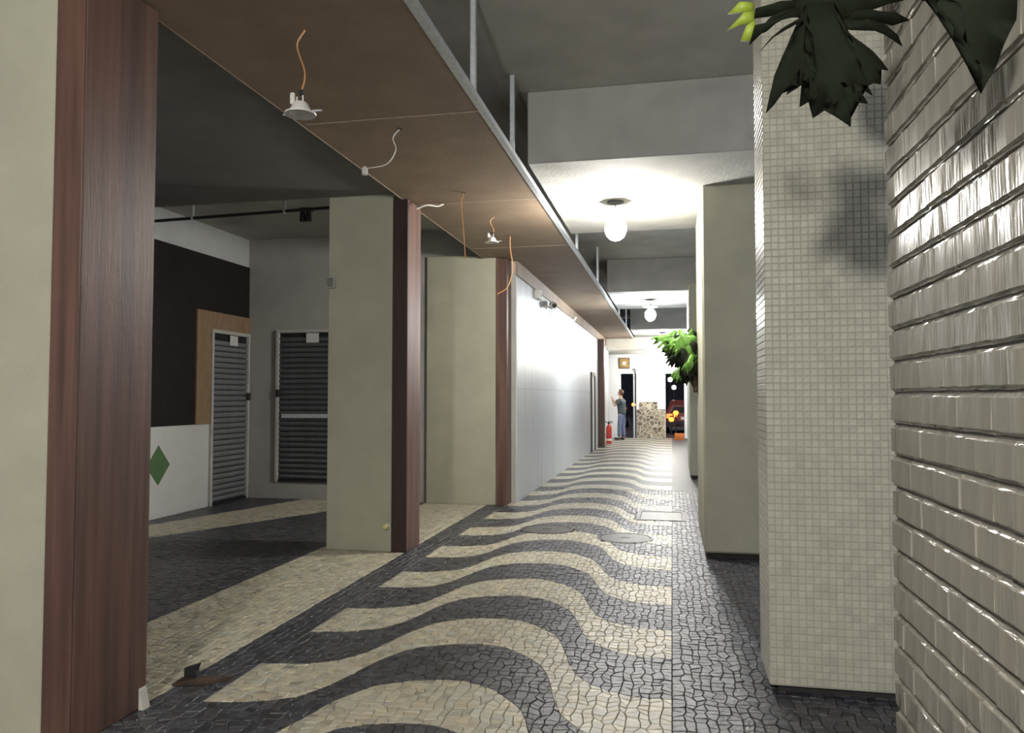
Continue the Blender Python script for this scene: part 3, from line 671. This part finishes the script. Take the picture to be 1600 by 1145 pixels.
gr = struct(box('ground', -25, 25, 28.75, 60, -.16, -.02, M_ASPH))
struct(box('wall_street', -25, 25, 58, 58.5, -.02, 12, M_NIGHT))
M_TAIL = emis('lit tail lamp', (1.0, .10, .02), 3.0); M_AMB = emis('lit amber lamp', (1.0, .26, .03), 2.2); M_STRL = emis('street lamp glow', (1.0, .95, .85), 14.0)
def car(x, y, m, label):
    t = thing('parked_car', label, 'car', (x, y, -.02))
    sec = [(-.80, .28), (-.86, .62), (-.80, .88), (-.60, 1.38), (.60, 1.38), (.80, .88), (.86, .62), (.80, .28)]
    def body(bm):
        rings = []
        for yy, s, zz in ((0, .93, .80), (.08, 1, 1.0), (.5, 1, 1.0)):
            rings.append([bm.verts.new((x+a*s, y+yy, -.02 + .28 + (b-.28)*zz)) for a, b in sec])
        for yy, top in ((2.6, 1.40), (3.1, .95), (4.0, .82), (4.1, .70)):
            rings.append([bm.verts.new((x+a, y+yy, -.02+min(b, top))) for a, b in sec])
        for i in range(len(rings)-1):
            for k in range(8): bm.faces.new((rings[i][k], rings[i][(k+1)%8], rings[i+1][(k+1)%8], rings[i+1][k]))
        bm.faces.new(rings[0]); bm.faces.new(rings[-1][::-1])
    part('body', t, m, body)
    part('rear_window', t, M_GLASSY, lambda bm: add_prism(bm, [(x-.62, .84), (x-.47, 1.10), (x+.47, 1.10), (x+.62, .84)], 'y', y-.012, y+.05))
    for s in (-1, 1):
        part('tail_lamp', t, M_TAIL, lambda bm: add_box(bm, x+s*.66-.12, x+s*.66+.12, y-.02, y+.02, .62, .80, .01))
        part('indicator', t, M_AMB, lambda bm: add_box(bm, x+s*.42-.06, x+s*.42+.06, y-.02, y+.02, .66, .76, .008))
        for yy in (.75, 3.25):
            wh = part('wheel', t, M_HUB, lambda bm: add_lathe(bm, [(.30, -.09), (.32, -.06), (.32, .06), (.30, .09)], (x+s*.76, y+yy, .30), 20, 'x'))
            part('hub_cap', wh, M_STEEL, lambda bm: add_lathe(bm, [(.18, -.10), (.18, .10)], (x+s*.76, y+yy, .30), 16, 'x'))
    part('bumper', t, M_DARK, lambda bm: add_box(bm, x-.78, x+.78, y-.07, y+.05, .30, .50, .03))
    part('number_plate', t, M_LAMPW, lambda bm: add_box(bm, x-.2, x+.2, y-.025, y, .56, .68, .003))
    return t
car(.55, 32.5, M_CAR, 'red car with lit tail lamps outside the right doorway')
car(-3.0, 36.0, mat('black car paint', (.01, .01, .012), .2), 'black car with amber lamps outside the left doorway')
for i, (u, v, lb) in enumerate(((1047, 593, 'upper white street lamp seen through right doorway'), (1053, 605, 'lower white street lamp seen through right doorway'))):
    X, Z = px(u, v, 42+i*2); t = thing('street_lamp', lb, 'street lamp', (X, 42+i*2, -.02), 'street lamps outside')
    part('post', t, M_DARK, lambda bm: add_tube(bm, [(X, 42+i*2, -.02), (X, 42+i*2, Z-.15)], [.06, .04], 8))
    part('globe', t, M_STRL, lambda bm: add_lathe(bm, [(.12*math.sin(a), .12*math.cos(a)) for a in np.linspace(.2, 2.95, 9)], (X, 42+i*2, Z), 14), True)
for i, (u, v, lb) in enumerate(((990, 632, 'low amber lantern outside the left doorway'), (1056, 645, 'amber lantern glowing above the red car'), (1049, 655, 'second amber lantern left of the red car'))):
    Yl = 40 - 2.2*i*0 if i == 0 else 31.2
    X, Z = px(u, v, Yl); t = thing('lantern', lb, 'lantern', (X, Yl, -.02), 'amber lanterns outside')
    part('post', t, M_DARK, lambda bm: add_tube(bm, [(X, Yl, -.02), (X, Yl, Z-.08)], .025, 8))
    part('lamp_glass', t, M_AMB, lambda bm: add_lathe(bm, [(.06, -.09), (.10, -.03), (.10, .04), (.03, .10)], (X, Yl, Z), 10))
    part('cap', t, M_DARK, lambda bm: add_lathe(bm, [(.12, .09), (.02, .15)], (X, Yl, Z), 10))
def crate(x, y, z, label):
    t = thing('orange_crate', label, 'crate', (x, y, z), 'orange crates')
    w, d, h = .15, .12, .115
    for sx in (-1, 1):
        for sy in (-1, 1): part('corner_post', t, M_ORANGE, lambda bm: add_box(bm, x+sx*w-.012, x+sx*w+.012, y+sy*d-.012, y+sy*d+.012, z, z+h))
    for k in range(3):
        z0 = z + .005 + k*.038
        for sy in (-1, 1): part('slat', t, M_ORANGE, lambda bm: add_box(bm, x-w, x+w, y+sy*d-.005, y+sy*d+.005, z0, z0+.028))
        for sx in (-1, 1): part('slat', t, M_ORANGE, lambda bm: add_box(bm, x+sx*w-.005, x+sx*w+.005, y-d, y+d, z0, z0+.028))
    part('bottom', t, M_ORANGE, lambda bm: add_box(bm, x-w+.005, x+w-.005, y-d+.005, y+d-.005, z, z+.01))
crate(.24, 27.6, 0, 'lower orange plastic crate on the floor by right doorway')
crate(.25, 27.6, .116, 'orange plastic crate stacked on another by right doorway')

t = thing('fire_extinguisher', 'red fire extinguisher standing by the far timber pilaster', 'fire extinguisher', (-1.99, 24.8, 0))
X, Y_ = -1.99, 24.8
cyl = part('cylinder', t, M_RED, lambda bm: add_lathe(bm, [(.085, 0), (.09, .02), (.09, .50), (.075, .56), (.035, .60), (.03, .63)], (X, Y_, 0), 24), True)
vl = part('valve', t, M_DARK, lambda bm: add_lathe(bm, [(.03, .63), (.035, .66), (.02, .70)], (X, Y_, 0), 12))
for z_ in (.665, .70): part('handle', vl, M_DARK, lambda bm: add_box(bm, X-.02, X+.13, Y_-.015, Y_+.015, z_, z_+.018))
part('hose', vl, M_DARK, lambda bm: add_tube(bm, curve_pts([(X-.02, Y_, .66), (X-.12, Y_-.02, .70), (X-.135, Y_-.02, .5), (X-.115, Y_-.02, .25)]), .013, 8))
part('label_band', cyl, M_LAMPW, lambda bm: add_lathe(bm, [(.0905, .10), (.0912, .105), (.0912, .16), (.0905, .165)], (X, Y_, 0), 24))

# ------------------------------------------------------------------ the person by the end of the white wall
def skinned(name, chains, m, parent, sub=2):
    """chains: lists of ((x,y,z), r) sharing joints by coordinate; first vertex of the first chain is the root"""
    bm = bmesh.new(); lay_ = bm.verts.layers.skin.verify(); idx = {}
    def v(p, r):
        k = tuple(round(c, 4) for c in p)
        if k not in idx:
            q = bm.verts.new(p); q[lay_].radius = (r, r) if not isinstance(r, tuple) else r; q[lay_].use_root = (len(idx) == 0); idx[k] = q
        return idx[k]
    for ch in chains:
        prev = None
        for p, r in ch:
            q = v(p, r)
            if prev is not None and bm.edges.get((prev, q)) is None: bm.edges.new((prev, q))
            prev = q
    me = bpy.data.meshes.new(name); bm.to_mesh(me); bm.free(); me.materials.append(m)
    o = bpy.data.objects.new(name, me); COL.objects.link(o); o.parent = parent
    o.modifiers.new('skin', 'SKIN').use_smooth_shade = True
    s = o.modifiers.new('sub', 'SUBSURF'); s.levels = sub; s.render_levels = sub
    return o
pr = thing('person', 'standing person in slate shirt and blue jeans, arm raised, by the wall end', 'person', (-1.72, 27.1, 0), rz=math.radians(-20))
# local frame: the figure faces -x
pel = (0, 0, .93); chest = (-.02, 0, 1.25); neck = (-.03, 0, 1.45)
def leg(s, dx):
    return [(pel, .085), ((.0, s*.09, .88), .068), ((dx*.5-.02, s*.10, .49), .048), ((dx, s*.10, .09), .036), ((dx-.03, s*.10, .045), .040), ((dx-.17, s*.115, .03), .032)]
def arm(s, el, wr):
    return [((-.025, 0, 1.38), .075), ((-.02, s*.17, 1.38), .045), (el, .042), (wr, .030)]
elL, wrL = (-.20, .22, 1.17), (-.33, .08, 1.36)
elR, wrR = (-.16, -.24, 1.18), (-.30, -.10, 1.38)
def hand(wr, d):
    w = Vector(wr); d = Vector(d).normalized(); side = d.cross(Vector((1, 0, 0.2))).normalized(); palm = w + d*.07
    ch = [[(wr, .030), (tuple(palm), .028)]]
    for i, (o_, L) in enumerate(((-.030, .062), (-.010, .075), (.011, .070), (.030, .055))):
        a = palm + side*o_ + d*.015; b = a + d*L*.55; c = b + d*L*.35 + Vector((-.018, 0, 0))
        ch.append([(tuple(palm), .028), (tuple(a), .010), (tuple(b), .009), (tuple(c), .008)])
    a = w + d*.03 + side*-.035; b = a + side*-.018 + d*.03
    ch.append([(tuple(palm), .028), (tuple(a), .011), (tuple(b), .009)])
    return ch
head = [(neck, .052), ((-.04, 0, 1.52), .052), ((-.055, 0, 1.585), .085), ((-.045, 0, 1.665), .090), ((-.04, 0, 1.70), .06)]
body = skinned('body', [[(pel, .085), ((-.01, 0, 1.08), .085), (chest, .095), ((-.025, 0, 1.38), .075), (neck, .052)], head, leg(1, .04), leg(-1, -.06), arm(1, elL, wrL), arm(-1, elR, wrR)] + hand(wrL, (-.3, -.3, .9)) + hand(wrR, (-.35, .25, .9)), M_SKIN, pr, 2)
skinned('shirt', [[((0, 0, .86), .150), (pel, .150), ((-.01, 0, 1.08), .150), (chest, .165), ((-.025, 0, 1.38), .135), ((-.03, 0, 1.44), .075)], [((-.025, 0, 1.38), .135), ((-.02, .17, 1.38), .082), ((-.11, .195, 1.275), .068), ((-.15, .208, 1.23), .062)], [((-.025, 0, 1.38), .135), ((-.02, -.17, 1.38), .082), ((-.09, -.205, 1.28), .068), ((-.12, -.222, 1.235), .062)]], M_SHIRT, pr, 2)
skinned('trousers', [[((0, 0, .99), .125), (pel, .140)] + [(p, r*1.35+.012) for p, r in leg(s, dx)[1:4]] for s, dx in ((1, .04), (-1, -.06))], M_JEANS, pr, 2)
for s, dx in ((1, .04), (-1, -.06)):
    skinned('shoe', [[((dx+.02, s*.10, .048), .048), ((dx-.06, s*.105, .045), .046), ((dx-.19, s*.117, .036), .036)]], M_SHOE, pr, 2)
bm = bmesh.new(); bmesh.ops.create_uvsphere(bm, u_segments=20, v_segments=14, radius=1)
for v in list(bm.verts):
    if v.co.x < -.35 and v.co.z < .45: bm.verts.remove(v)
bmesh.ops.scale(bm, vec=(.112, .098, .115), verts=bm.verts); bmesh.ops.translate(bm, vec=(-.035, 0, 1.655), verts=bm.verts)
obj('hair', bm, M_HAIR, pr, True)
for s in (-1, 1):
    bm = bmesh.new(); bmesh.ops.create_uvsphere(bm, u_segments=10, v_segments=8, radius=.013); bmesh.ops.translate(bm, vec=(-.130, s*.032, 1.635), verts=bm.verts)
    obj('eye', bm, M_DARK, body, True)
    bm = bmesh.new(); bmesh.ops.create_uvsphere(bm, u_segments=10, v_segments=8, radius=1); bmesh.ops.scale(bm, vec=(.022, .012, .034), verts=bm.verts); bmesh.ops.translate(bm, vec=(-.045, s*.088, 1.62), verts=bm.verts)
    obj('ear', bm, M_SKIN, body, True)
bm = bmesh.new(); add_prism(bm, [(-.125, 1.635), (-.165, 1.598), (-.130, 1.592)], 'y', -.014, .014); obj('nose', bm, M_SKIN, body)
bm = bmesh.new(); add_box(bm, -.142, -.125, -.026, .026, 1.560, 1.570, .003); obj('mouth', bm, mat('lips', (.32, .10, .08), .5), body)
